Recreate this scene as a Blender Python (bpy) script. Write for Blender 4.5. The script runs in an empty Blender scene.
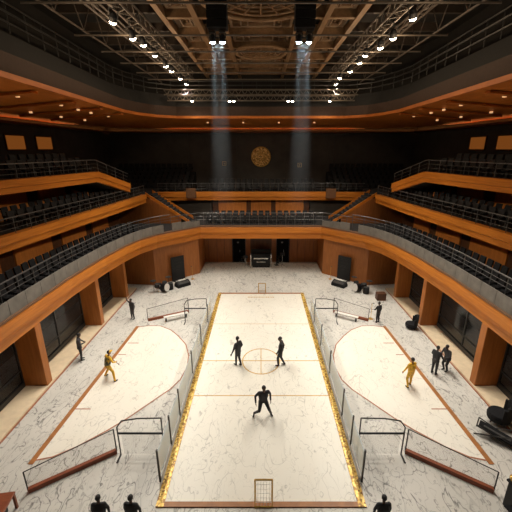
import bpy, bmesh, math, random
from mathutils import Vector, Matrix
random.seed(7)
S = bpy.context.scene
COL = S.collection
PI = math.pi
V = Vector

# ------------------------------------------------------------------ materials
def nt(name):
    m = bpy.data.materials.new(name); m.use_nodes = True
    t = m.node_tree; b = t.nodes['Principled BSDF']
    return m, t, b

def plain(name, col, rough=.6, metal=0, noise=.12, scale=6, spec=.5):
    m, t, b = nt(name)
    N = t.nodes; L = t.links
    tc = N.new('ShaderNodeTexCoord'); n = N.new('ShaderNodeTexNoise'); n.inputs['Scale'].default_value = scale
    n.inputs['Detail'].default_value = 4
    r = N.new('ShaderNodeValToRGB')
    r.color_ramp.elements[0].position = .3; r.color_ramp.elements[1].position = .7
    r.color_ramp.elements[0].color = tuple(c*(1-noise) for c in col)+(1,)
    r.color_ramp.elements[1].color = tuple(min(1, c*(1+noise)) for c in col)+(1,)
    L.new(tc.outputs['Object'], n.inputs['Vector']); L.new(n.outputs['Fac'], r.inputs['Fac'])
    L.new(r.outputs['Color'], b.inputs['Base Color'])
    b.inputs['Roughness'].default_value = rough; b.inputs['Metallic'].default_value = metal
    b.inputs['Specular IOR Level'].default_value = spec
    return m

def wood(name, c1, c2, scale=(1, 1, 8), rough=.42, joints=None):
    m, t, b = nt(name); N = t.nodes; L = t.links
    tc = N.new('ShaderNodeTexCoord'); mp = N.new('ShaderNodeMapping'); mp.inputs['Scale'].default_value = scale
    n = N.new('ShaderNodeTexNoise'); n.inputs['Scale'].default_value = 1.4; n.inputs['Detail'].default_value = 8
    n.inputs['Distortion'].default_value = .6
    r = N.new('ShaderNodeValToRGB'); e = r.color_ramp.elements
    e[0].position = .3; e[1].position = .72; e[0].color = c1+(1,); e[1].color = c2+(1,)
    L.new(tc.outputs['Object'], mp.inputs['Vector']); L.new(mp.outputs['Vector'], n.inputs['Vector'])
    L.new(n.outputs['Fac'], r.inputs['Fac']); out = r.outputs['Color']
    L.new(out, b.inputs['Base Color'])
    b.inputs['Roughness'].default_value = rough
    b.inputs['Specular IOR Level'].default_value = .35
    bp = N.new('ShaderNodeBump'); bp.inputs['Strength'].default_value = .08
    L.new(n.outputs['Fac'], bp.inputs['Height']); L.new(bp.outputs['Normal'], b.inputs['Normal'])
    return m

def veined(name, base, base2, vein, scale, width, strength, rough=.4, mscale=(1, 1, 1)):
    m, t, b = nt(name); N = t.nodes; L = t.links
    tc = N.new('ShaderNodeTexCoord'); mp = N.new('ShaderNodeMapping'); mp.inputs['Scale'].default_value = mscale
    mp.inputs['Rotation'].default_value = (0, 0, .5)
    L.new(tc.outputs['Object'], mp.inputs['Vector'])
    cloud = N.new('ShaderNodeTexNoise'); cloud.inputs['Scale'].default_value = .5; cloud.inputs['Detail'].default_value = 5
    L.new(mp.outputs['Vector'], cloud.inputs['Vector'])
    cr = N.new('ShaderNodeValToRGB'); cr.color_ramp.elements[0].position = .35; cr.color_ramp.elements[1].position = .65
    cr.color_ramp.elements[0].color = base2+(1,); cr.color_ramp.elements[1].color = base+(1,)
    L.new(cloud.outputs['Fac'], cr.inputs['Fac'])
    last = cr.outputs['Color']
    for k, (sc, w, st) in enumerate(((scale, width, strength), (scale*2.3, width*1.2, strength*.75))):
        n = N.new('ShaderNodeTexNoise'); n.noise_dimensions = '4D'; n.inputs['W'].default_value = 3.7*k+1
        n.inputs['Scale'].default_value = sc; n.inputs['Detail'].default_value = 2.2; n.inputs['Roughness'].default_value = .5
        n.inputs['Distortion'].default_value = 1.0
        L.new(mp.outputs['Vector'], n.inputs['Vector'])
        a = N.new('ShaderNodeMath'); a.operation = 'SUBTRACT'; a.inputs[1].default_value = .5
        L.new(n.outputs['Fac'], a.inputs[0])
        ab = N.new('ShaderNodeMath'); ab.operation = 'ABSOLUTE'; L.new(a.outputs[0], ab.inputs[0])
        mr = N.new('ShaderNodeMapRange'); mr.inputs['From Min'].default_value = 0; mr.inputs['From Max'].default_value = w
        mr.inputs['To Min'].default_value = st; mr.inputs['To Max'].default_value = 0
        L.new(ab.outputs[0], mr.inputs['Value'])
        mk = N.new('ShaderNodeTexNoise'); mk.inputs['Scale'].default_value = sc*.6; L.new(mp.outputs['Vector'], mk.inputs['Vector'])
        mm = N.new('ShaderNodeMapRange'); mm.inputs['From Min'].default_value = .30; mm.inputs['From Max'].default_value = .52
        L.new(mk.outputs['Fac'], mm.inputs['Value'])
        mul = N.new('ShaderNodeMath'); mul.operation = 'MULTIPLY'
        L.new(mr.outputs['Result'], mul.inputs[0]); L.new(mm.outputs['Result'], mul.inputs[1])
        mx = N.new('ShaderNodeMix'); mx.data_type = 'RGBA'
        L.new(mul.outputs[0], mx.inputs['Factor']); L.new(last, mx.inputs['A']); mx.inputs['B'].default_value = vein+(1,)
        last = mx.outputs['Result']
    L.new(last, b.inputs['Base Color']); b.inputs['Roughness'].default_value = rough
    b.inputs['Specular IOR Level'].default_value = .3
    return m

def mosaic(name, c1, c2, c3, scale):
    m, t, b = nt(name); N = t.nodes; L = t.links
    tc = N.new('ShaderNodeTexCoord'); v = N.new('ShaderNodeTexVoronoi'); v.inputs['Scale'].default_value = scale
    L.new(tc.outputs['Object'], v.inputs['Vector'])
    r = N.new('ShaderNodeValToRGB'); e = r.color_ramp.elements
    e[0].position = .25; e[0].color = c1+(1,); e[1].position = .75; e[1].color = c3+(1,)
    k = e.new(.5); k.color = c2+(1,)
    L.new(v.outputs['Color'], r.inputs['Fac']); L.new(r.outputs['Color'], b.inputs['Base Color'])
    b.inputs['Roughness'].default_value = .4; b.inputs['Metallic'].default_value = .25
    return m

def glow(name, col, strength):
    m, t, b = nt(name)
    b.inputs['Base Color'].default_value = col+(1,)
    b.inputs['Emission Color'].default_value = col+(1,); b.inputs['Emission Strength'].default_value = strength
    return m

def clear(name, col, alpha, rough=.15):
    m, t, b = nt(name); N = t.nodes; L = t.links
    b.inputs['Base Color'].default_value = col+(1,); b.inputs['Roughness'].default_value = rough
    b.inputs['Alpha'].default_value = alpha
    return m

M = {}
M['marble'] = veined('white_marble', (.64, .615, .56), (.56, .54, .49), (.07, .066, .062), 1.35, .015, .8, .42, (1, .5, 1))
M['rink'] = veined('cream_rink', (.80, .765, .675), (.77, .73, .635), (.22, .20, .17), 1.1, .009, .5, .38, (1, .6, 1))
M['cream'] = plain('cream_stone', (.70, .56, .38), .5, noise=.08, scale=3)
M['wood'] = wood('orange_wood', (.46, .140, .014), (.64, .22, .028), (.5, .5, 7))
M['wood_v'] = wood('brown_wood_wall', (.30, .105, .026), (.42, .15, .038), (5, 5, .6), .5)
M['wood_panel'] = wood('orange_wall_panel', (.46, .155, .03), (.60, .21, .045), (4, 4, .6), .5)
M['wood_pillar'] = wood('pillar_wood', (.36, .12, .024), (.50, .175, .036), (5, 5, .5), .45)
M['wood_soffit'] = wood('soffit_wood', (.42, .115, .016), (.56, .165, .024), (2, .5, 2), .5)
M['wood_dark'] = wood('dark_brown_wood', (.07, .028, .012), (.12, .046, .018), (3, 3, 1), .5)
M['redwood'] = wood('red_brown_wood', (.20, .052, .022), (.30, .085, .035), (1, 6, 6), .4)
M['beam'] = wood('roof_beam_brown', (.22, .125, .058), (.32, .185, .09), (3, .4, 3), .6)
M['slat'] = wood('roof_slat_brown', (.16, .085, .036), (.24, .13, .055), (3, .5, 3), .6)
M['tan'] = plain('roof_tan_panel', (.27, .175, .10), .6)
M['roof'] = plain('roof_dark', (.022, .019, .016), .8)
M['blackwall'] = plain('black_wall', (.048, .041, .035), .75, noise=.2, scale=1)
M['deck'] = plain('dark_carpet', (.012, .011, .011), .9)
M['greypanel'] = plain('grey_parapet', (.17, .155, .135), .55, noise=.2, scale=2)
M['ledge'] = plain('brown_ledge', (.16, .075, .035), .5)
M['bandgrey'] = plain('grey_band', (.021, .0205, .0195), .8)
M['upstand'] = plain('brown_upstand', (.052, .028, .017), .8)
M['rooffar'] = plain('dim_brown_steel', (.055, .038, .026), .6)
M['fabric'] = plain('black_seat_fabric', (.008, .008, .009), .8, noise=.25, spec=.25)
M['fabric2'] = plain('lit_seat_back', (.0125, .012, .013), .65, noise=.25, spec=.3)  # seat black lifted in colour, standing for light reflected off the backs
M['steel'] = plain('steel_rail', (.14, .135, .13), .45, .6)
M['iron'] = plain('dark_iron', (.045, .043, .04), .45, .4)
M['truss'] = plain('truss_metal', (.14, .115, .09), .5, .3)
M['black'] = plain('black_gloss', (.009, .009, .010), .4, spec=.3)
M['blackmat'] = plain('black_matt', (.011, .011, .012), .7, spec=.25)
M['doorblack'] = plain('black_door_leaf', (.006, .006, .007), .9, spec=.08)
M['chrome'] = plain('chrome', (.65, .63, .6), .2, .9, noise=.03)
M['white'] = plain('white_paint', (.75, .73, .68), .5, noise=.04)
M['gold'] = plain('gold_metal', (.60, .36, .09), .35, .6, noise=.15)
M['goldline'] = plain('gold_line_paint', (.58, .36, .10), .5, noise=.15, scale=3)
M['brownline'] = plain('brown_line_paint', (.34, .13, .03), .5, noise=.2, scale=3)
M['redline'] = plain('red_brown_line_paint', (.36, .14, .07), .5, noise=.2, scale=3)
M['mosaic'] = mosaic('gold_mosaic', (.20, .085, .01), (.58, .34, .04), (.82, .58, .17), 13)
M['medal'] = mosaic('ornate_gold', (.22, .10, .02), (.68, .38, .09), (.95, .66, .25), 7)
M['glass'] = clear('dark_window_glass', (.03, .03, .03), .55, .08)
M['boardglass'] = clear('board_glass', (.66, .76, .80), .5, .1)
M['net'] = clear('grey_net', (.35, .35, .34), .09, .6)
M['bulb'] = glow('warm_bulb', (1, .86, .66), 30)
M['bulbcold'] = glow('cold_bulb', (.75, .93, 1), 60)
M['downlight'] = glow('soffit_downlight', (1, .55, .25), .7)
M['cove'] = glow('cove_strip_light', (1, .36, .10), 7)
M['niche'] = glow('lit_niche', (1, .30, .05), .15)
M['niche'].node_tree.nodes['Principled BSDF'].inputs['Base Color'].default_value = (.10, .03, .008, 1)
M['suit'] = plain('black_suit', (.020, .020, .023), .75)
M['suit2'] = plain('charcoal_clothes', (.045, .042, .045), .75)
M['goldsuit'] = plain('golden_yellow_clothes', (.78, .44, .03), .55, noise=.3, scale=9)
M['camo'] = mosaic('dark_patterned_vest', (.02, .025, .015), (.06, .06, .03), (.35, .24, .05), 14)
M['skin'] = plain('skin', (.33, .17, .10), .55)
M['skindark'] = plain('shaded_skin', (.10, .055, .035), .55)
M['hair'] = plain('dark_hair', (.012, .010, .009), .6)
M['shoe'] = plain('black_shoe', (.012, .012, .012), .45)

# ------------------------------------------------------------------ mesh helpers
class MB:
    def __init__(s): s.b = bmesh.new()
    def box(s, c, d, rot=None, taper=1):
        hx, hy, hz = d[0]/2, d[1]/2, d[2]/2
        R = rot.to_matrix() if hasattr(rot, 'to_matrix') else (Matrix.Rotation(rot, 3, 'Z') if rot else Matrix.Identity(3))
        vs = []
        for z in (-1, 1):
            k = taper if z > 0 else 1
            for x, y in ((-1, -1), (1, -1), (1, 1), (-1, 1)):
                vs.append(s.b.verts.new(V(c)+R @ V((x*hx*k, y*hy*k, z*hz))))
        for f in ((3, 2, 1, 0), (4, 5, 6, 7), (0, 1, 5, 4), (1, 2, 6, 5), (2, 3, 7, 6), (3, 0, 4, 7)):
            s.b.faces.new([vs[i] for i in f])
        return s
    def tube(s, p, q, r, r2=None, n=8, caps=True):
        p, q = V(p), V(q); d = q-p
        if d.length < 1e-6: return s
        r2 = r if r2 is None else r2
        a = d.normalized(); u = a.orthogonal().normalized(); w = a.cross(u)
        A = [s.b.verts.new(p+(u*math.cos(2*PI*i/n)+w*math.sin(2*PI*i/n))*r) for i in range(n)]
        B = [s.b.verts.new(q+(u*math.cos(2*PI*i/n)+w*math.sin(2*PI*i/n))*r2) for i in range(n)]
        for i in range(n):
            j = (i+1) % n; s.b.faces.new((A[i], A[j], B[j], B[i]))
        if caps: s.b.faces.new(A[::-1]); s.b.faces.new(B)
        return s
    def path(s, pts, r, n=6):
        for a, b in zip(pts, pts[1:]): s.tube(a, b, r, n=n)
        return s
    def ball(s, c, r, sub=2, sc=(1, 1, 1), rot=None):
        m = Matrix.Translation(V(c)) @ (rot.to_matrix().to_4x4() if rot else Matrix.Identity(4)) @ Matrix.Diagonal((r*sc[0], r*sc[1], r*sc[2], 1))
        bmesh.ops.create_icosphere(s.b, subdivisions=sub, radius=1, matrix=m); return s
    def prism(s, poly, z0, z1):
        A = [s.b.verts.new((p[0], p[1], z0)) for p in poly]; B = [s.b.verts.new((p[0], p[1], z1)) for p in poly]
        n = len(poly)
        for i in range(n):
            j = (i+1) % n; s.b.faces.new((A[i], A[j], B[j], B[i]))
        s.b.faces.new(A[::-1]); s.b.faces.new(B); return s
    def poly3(s, lo, hi):
        A = [s.b.verts.new(p) for p in lo]; B = [s.b.verts.new(p) for p in hi]; n = len(lo)
        for i in range(n):
            j = (i+1) % n; s.b.faces.new((A[i], A[j], B[j], B[i]))
        s.b.faces.new(A[::-1]); s.b.faces.new(B); return s
    def sweep(s, pts, prof):
        """pts: (x,y[,dz]) plan line; prof: closed loop of (outward, z)."""
        nm = normals(pts); rings = []
        for p, n in zip(pts, nm):
            dz = p[2] if len(p) > 2 else 0
            rings.append([s.b.verts.new((p[0]+n[0]*o, p[1]+n[1]*o, z+dz)) for o, z in prof])
        k = len(prof)
        for a, b in zip(rings, rings[1:]):
            for i in range(k):
                j = (i+1) % k; s.b.faces.new((a[i], b[i], b[j], a[j]))
        s.b.faces.new(rings[0]); s.b.faces.new(rings[-1][::-1]); return s
    def lathe(s, c, prof, n=24):
        rings = [[s.b.verts.new((c[0]+r*math.cos(2*PI*i/n), c[1]+r*math.sin(2*PI*i/n), c[2]+z)) for i in range(n)] for r, z in prof]
        for a, b in zip(rings, rings[1:]):
            for i in range(n):
                j = (i+1) % n; s.b.faces.new((a[i], a[j], b[j], b[i]))
        s.b.faces.new(rings[0][::-1]); s.b.faces.new(rings[-1]); return s
    def ring(s, c, R, r, axis='Z', n=32, m=6):
        rings = []
        for i in range(n):
            a = 2*PI*i/n; ce = []
            for k in range(m):
                b = 2*PI*k/m; q = R+r*math.cos(b); h = r*math.sin(b)
                p = (q*math.cos(a), q*math.sin(a), h) if axis == 'Z' else (q*math.cos(a), h, q*math.sin(a))
                ce.append(s.b.verts.new(V(c)+V(p)))
            rings.append(ce)
        for i in range(n):
            A, B = rings[i], rings[(i+1) % n]
            for k in range(m):
                l = (k+1) % m; s.b.faces.new((A[k], B[k], B[l], A[l]))
        return s
    def build(s, name, mat, parent=None, bevel=0, smooth=False, loc=None):
        bmesh.ops.recalc_face_normals(s.b, faces=s.b.faces)
        me = bpy.data.meshes.new(name); s.b.to_mesh(me); s.b.free()
        if smooth:
            for p in me.polygons: p.use_smooth = True
        me.materials.append(M[mat] if isinstance(mat, str) else mat)
        o = bpy.data.objects.new(name, me); COL.objects.link(o)
        if parent: o.parent = parent
        if loc: o.location = loc
        if bevel:
            md = o.modifiers.new('bevel', 'BEVEL'); md.width = bevel; md.segments = 2; md.limit_method = 'ANGLE'
        return o

def normals(pts):
    out = []
    for i in range(len(pts)):
        ds = []
        if i > 0: ds.append(V((pts[i][0]-pts[i-1][0], pts[i][1]-pts[i-1][1])).normalized())
        if i < len(pts)-1: ds.append(V((pts[i+1][0]-pts[i][0], pts[i+1][1]-pts[i][1])).normalized())
        ns = [V((-d.y, d.x)) for d in ds]
        n = sum(ns, V((0, 0))).normalized()
        k = max(.5, n.dot(ns[0]))
        out.append(n/k)
    return out
def offset(pts, d):
    return [(p[0]+n.x*d, p[1]+n.y*d)+((p[2],) if len(p) > 2 else ()) for p, n in zip(pts, normals(pts))]
def mirror(half):     # half listed from near left to the back centre
    return half+[(-p[0],)+tuple(p[1:]) for p in half[::-1]]
def flip(pts): return [(-p[0],)+tuple(p[1:]) for p in pts[::-1]]
def walk(pts, step, start=0.0):
    """points along a plan line every step metres -> (x, y, dz, tangent angle)"""
    out = []; d = start; acc = 0
    for a, b in zip(pts, pts[1:]):
        a3 = V((a[0], a[1], a[2] if len(a) > 2 else 0)); b3 = V((b[0], b[1], b[2] if len(b) > 2 else 0))
        l = (b3-a3).length
        while d <= acc+l+1e-6:
            q = a3.lerp(b3, (d-acc)/l); out.append((q.x, q.y, q.z, math.atan2(b3.y-a3.y, b3.x-a3.x))); d += step
        acc += l
    return out
def tag(o, label=None, cat=None, group=None, kind=None):
    if label: o['label'] = label
    if cat: o['category'] = cat
    if group: o['group'] = group
    if kind: o['kind'] = kind
    return o
def empty(name, loc=(0, 0, 0), rz=0, parent=None):
    o = bpy.data.objects.new(name, None); COL.objects.link(o); o.location = loc; o.rotation_euler = (0, 0, rz)
    o.empty_display_size = .2
    if parent: o.parent = parent
    return o
KIDS = {}
def copy_tree(o):
    c = o.copy(); COL.objects.link(c)
    for ch in o.children:
        d = ch.copy(); COL.objects.link(d); d.parent = c
        for g in ch.children:
            e = g.copy(); COL.objects.link(e); e.parent = d
    return c
def struct(o): o['kind'] = 'structure'; return o
ORD = ['', 'first', 'second', 'third', 'fourth', 'fifth', 'sixth', 'seventh', 'eighth', 'ninth', 'tenth', 'eleventh', 'twelfth', 'thirteenth',
       'fourteenth', 'fifteenth', 'sixteenth', 'seventeenth', 'eighteenth', 'nineteenth', 'twentieth', 'twenty-first', 'twenty-second',
       'twenty-third', 'twenty-fourth', 'twenty-fifth', 'twenty-sixth', 'twenty-seventh', 'twenty-eighth', 'twenty-ninth', 'thirtieth']
SIDE = {-1: 'left', 1: 'right'}

# ------------------------------------------------------------------ plan lines
T1h = [(-12, -4), (-12, 20), (-11.7, 24.2), (-11.25, 27.2), (-10.75, 29.2), (-9.8, 31.0), (-8.6, 32.3), (-6.3, 34.6)]
T1 = mirror(T1h)
T2L = [(-14.3, -4), (-13.95, 17), (-13.2, 23.5), (-12.4, 30), (-11.9, 35.6)]
T3L = [(-15.6, -4, 0), (-15.2, 19, 0), (-14.1, 23, 0), (-12.95, 27.9, 0), (-12.15, 32.2, -1.35)]
SOF = mirror([(-11, -4), (-11.2, 14), (-12.0, 32), (-11.6, 34.5), (-10.6, 36.9), (-8.8, 38.3)])

# ------------------------------------------------------------------ floor and markings
fl = MB().prism([(-20, -4), (20, -4), (20, 46.5), (-20, 46.5)], -.3, 0).build('floor', 'marble'); struct(fl)
court = MB().prism([(-3.7, 9.6), (3.7, 9.6), (3.7, 29.2), (-3.7, 29.2)], 0, .02).build('court_floor', 'rink'); struct(court)
def flat_line(mb, pts, w, z0, z1, closed=False):
    if closed: pts = pts+[pts[0], pts[1]]
    nm = normals(pts)
    if closed: nm[0] = nm[-2]; nm[-1] = nm[1]
    k = len(pts)-1 if closed else len(pts)
    if closed: pts = pts[:-1]; nm = nm[:-1]
    rings = [[mb.b.verts.new((p[0]+n.x*o, p[1]+n.y*o, z)) for o, z in ((-w/2, z0), (w/2, z0), (w/2, z1), (-w/2, z1))] for p, n in zip(pts, nm)]
    for a, b in zip(rings, rings[1:]):
        for i in range(4): mb.b.faces.new((a[i], b[i], b[(i+1) % 4], a[(i+1) % 4]))
    if not closed: mb.b.faces.new(rings[0]); mb.b.faces.new(rings[-1][::-1])
    return mb
for sx in (-1, 1):
    struct(MB().prism([(sx*3.7, 9.4), (sx*4.0, 9.4), (sx*4.0, 29.4), (sx*3.7, 29.4)], 0, .06).build('court_border_strip', 'mosaic'))
mb = MB(); mb.box((0, 29.3, .02), (7.4, .2, .06)); mb.box((0, 9.5, .02), (7.4, .2, .06)); struct(mb.build('court_end_line', 'brownline'))
def ln(name, mat, f): mb = MB(); f(mb); return struct(mb.build(name, mat))
ln('court_center_line', 'goldline', lambda m: flat_line(m, [(-3.7, 18.72), (3.7, 18.72)], .07, .02, .026))
ln('court_cross_line', 'goldline', lambda m: flat_line(m, [(-3.7, 15.5), (3.7, 15.5)], .06, .02, .026))
ln('court_cross_line', 'goldline', lambda m: flat_line(m, [(-3.7, 23.5), (3.7, 23.5)], .04, .02, .024))
ln('court_center_circle', 'goldline', lambda m: flat_line(m, [(1.18*math.cos(a*PI/24), 18.72+1.35*math.sin(a*PI/24)) for a in range(48)], .07, .02, .027, True))
ln('court_center_mark', 'goldline', lambda m: flat_line(m, [(0, 17.4), (0, 20.05)], .05, .02, .025))
# small gold marks in front of the far goal
mb = MB(); x = -1.2
while x < 1.2:
    w = random.uniform(.06, .16); mb.box((x+w/2, 28.45, .023), (w, .16, .006)); x += w+.05
struct(mb.build('court_gold_marks', 'goldline'))
curve = [(-9.45, 23.0), (-8.6, 23.25), (-7.7, 23.2), (-6.75, 22.6), (-6.0, 21.75), (-5.2, 20.6), (-4.75, 19.3), (-4.6, 18.1), (-4.75, 16.85), (-5.15, 16.0), (-5.6, 15.4), (-6.7, 13.9), (-7.4, 13.1), (-8.4, 12.15), (-9.2, 11.6), (-10.0, 11.4)]
for sx in (-1, 1):
    cv = [(p[0]*-sx, p[1]) for p in curve]
    struct(MB().prism(cv, 0, .012).build('rink_floor', 'rink'))
    ln('rink_curve_line', 'redline', lambda m: flat_line(m, cv, .07, .012, .02))
    ln('rink_edge_line', 'brownline', lambda m: flat_line(m, [(sx*9.42, 23.15), (sx*9.95, 11.25)], .23, .0, .024))
    for (x0, x1, y) in ((8.55, 9.3, 20.8), (8.9, 9.4, 19.4), (8.9, 9.7, 14.5)):
        ln('rink_tick_line', 'redline', lambda m: flat_line(m, [(sx*x0, y), (sx*x1, y)], .06, .012, .02))

# ------------------------------------------------------------------ lower walls, pillars, windows
wn = 0; dn = 0
for sx in (-1, 1):
    side = SIDE[sx]
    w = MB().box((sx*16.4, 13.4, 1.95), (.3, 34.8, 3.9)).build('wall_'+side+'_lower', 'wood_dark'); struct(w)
    w = MB().box((sx*13.2, 13.2, .07), (2.3, 34.4, .14)).build('trim_%d' % (1 if sx < 0 else 2), 'cream'); struct(w)
    w = MB().box((sx*12.03, 13.2, .03), (.06, 34.4, .06)).build('trim_%d' % (3 if sx < 0 else 4), 'redline'); struct(w)
    w = MB().box((sx*13.6, 13.4, 3.72), (1.8, 34.8, .3)).build('trim_%d' % (5 if sx < 0 else 6), 'wood_v'); struct(w)
    ys = [4.0, 10.0, 16.4, 23.3, 28.35]
    for y in ys:
        struct(MB().box((sx*12.75, y, 2.01), (1.3, .5, 3.74)).build('pillar', 'wood_pillar', bevel=.03))
    for a, b in zip([-2.5]+ys, ys+[31.2]):
        wn += 1; y0, y1 = a+.27, b-.27
        fr = MB(); xx = sx*13.42
        fr.box((xx, (y0+y1)/2, .28), (.16, y1-y0, .28)); fr.box((xx, (y0+y1)/2, 3.5), (.16, y1-y0, .14))
        fr.box((xx, (y0+y1)/2, 1.15), (.1, y1-y0, .06))
        n = max(2, round((y1-y0)/2.6))
        for i in range(n+1): fr.box((xx, y0+(y1-y0)*i/n, 1.9), (.12, .08, 3.2))
        wf = fr.build('window_%d' % wn, 'iron'); struct(wf)
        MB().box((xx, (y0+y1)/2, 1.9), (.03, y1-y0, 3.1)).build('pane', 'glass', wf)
    # corner wall following the balcony edge
    cw = [(-13.5, 31.7), (-10.4, 31.35), (-6.65, 34.75), (-6.65, 38.6)]
    if sx > 0: cw = flip(cw)
    w = MB().sweep(cw, [(0, 0), (0, 3.95), (.3, 3.95), (.3, 0)]).build('wall_%s_corner' % side, 'wood_v'); struct(w)
w = MB().box((0, 38.75, 1.95), (13.6, .3, 3.9)).build('wall_back_lower', 'wood_v'); struct(w)
w = MB().box((0, 38.55, 2.3), (2.5, .1, 3.2)).build('trim_7', 'wood_dark'); struct(w)
for k, (xa, xb) in enumerate(((-3.35, -1.85), (1.85, 3.3))):
    d = MB(); c = (xa+xb)/2; wd = xb-xa
    for x in (xa, xb): d.box((x, 38.5, 1.9), (.08, .26, 3.8))
    d.box((c, 38.5, 3.76), (wd, .26, .1)); d = struct(d.build('door_%d' % (k+1), 'black'))
    lf = MB().box((c, 38.52, 1.86), (wd-.1, .08, 3.68)); lf.build('door_leaf', 'doorblack', d)
    MB().box((c-.1, 38.46, 2.45), (.22, .03, .16)).box((c+.1, 38.46, 1.4), (.06, .06, .3)).build('door_glint', 'steel', d)  # small steel pieces standing in for glints on the dark door
# panel seams on the back wall: slim upright battens
for i, x in enumerate((-6.2, -5.2, -4.3, 4.3, 5.2, 6.2)):
    struct(MB().box((x, 38.58, 1.95), (.03, .06, 3.9)).build('trim_%d' % (8+i), 'wood_dark'))

# ------------------------------------------------------------------ balconies
def balcony(name):
    e = empty(name); e['kind'] = 'structure'; return e
b1 = balcony('balcony_lower')
MB().sweep(T1, [(0.12, 3.9), (.12, 4.35), (.04, 4.4), (.04, 4.5), (-.05, 4.56), (-.05, 5.1), (0.02, 5.2), (.5, 5.2), (.5, 3.9)]).build('fascia', 'wood', b1)
MB().sweep(T1, [(-.06, 5.2), (-.06, 5.3), (.3, 5.3), (.3, 5.2)]).build('ledge', 'ledge', b1)
inner = offset(T1, .3); outer = [(16.4, -4), (16.4, 46.4), (-16.4, 46.4), (-16.4, -4)]
MB().prism(inner+outer, 4.95, 5.25).build('deck', 'deck', b1)
MB().prism(offset(T1, .2)+outer, 3.9, 3.95).build('underside', 'wood_v', b1)
ps = walk(offset(T1h[:-1], .08), 1.25)
ps2 = [(-p[0],)+p[1:] for p in ps]
for a, b in list(zip(ps, ps[1:]))+list(zip(ps2, ps2[1:])):
    c = ((a[0]+b[0])/2, (a[1]+b[1])/2); l = math.hypot(b[0]-a[0], b[1]-a[1])
    MB().box((c[0], c[1], 5.68), (l-.03, .06, .76), math.atan2(b[1]-a[1], b[0]-a[0])).build('parapet_panel', 'greypanel', b1)

for sx in (-1, 1):
    a, b = offset(T1h, .08)[-2:]; k = [.76, .66, .56, .46, .36]
    for i in range(3):
        p0, p1 = V(a).lerp(V(b), i/3), V(a).lerp(V(b), (i+1)/3); c = (p0+p1)/2; d = p1-p0
        MB().box((-sx*c.x, c.y, 5.3+k[i]/2), (d.length-.03, .06, k[i]), math.atan2(d.y, d.x)*-sx).build('parapet_panel', 'greypanel', b1)

def railing(name, label, pts, z0, z1, step, mids=(), r=.03, group=None):
    e = empty(name); tag(e, label, 'railing', group)
    tz = lambda p, z: (p[0], p[1], z+(p[2] if len(p) > 2 else 0))
    MB().path([tz(p, z1) for p in pts], r*1.2).build('top_rail', 'steel', e)
    for z in mids: MB().path([tz(p, z) for p in pts], r*.5).build('mid_rail', 'steel', e)
    for x, y, dz, a in walk(pts, step, .05)[:95]:
        MB().tube((x, y, z0+dz), (x, y, z1+dz), r*.8, n=6).build('post', 'steel', e)
    return e
half = offset(T1h, .35)
railing('railing', 'steel railing along left wing of lower balcony, above grey panels', half[:-1], 5.25, 6.85, 1.25, (6.3, 6.55))
railing('railing', 'steel railing along right wing of lower balcony, above grey panels', flip(half[:-1]), 5.25, 6.85, 1.25, (6.3, 6.55))
railing('railing', 'steel railing across back of lower balcony above the two black doorways', [half[-2], half[-1], (-half[-1][0], half[-1][1]), (-half[-2][0], half[-2][1])], 5.25, 6.6, .95, (5.9, 6.25))

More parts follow.
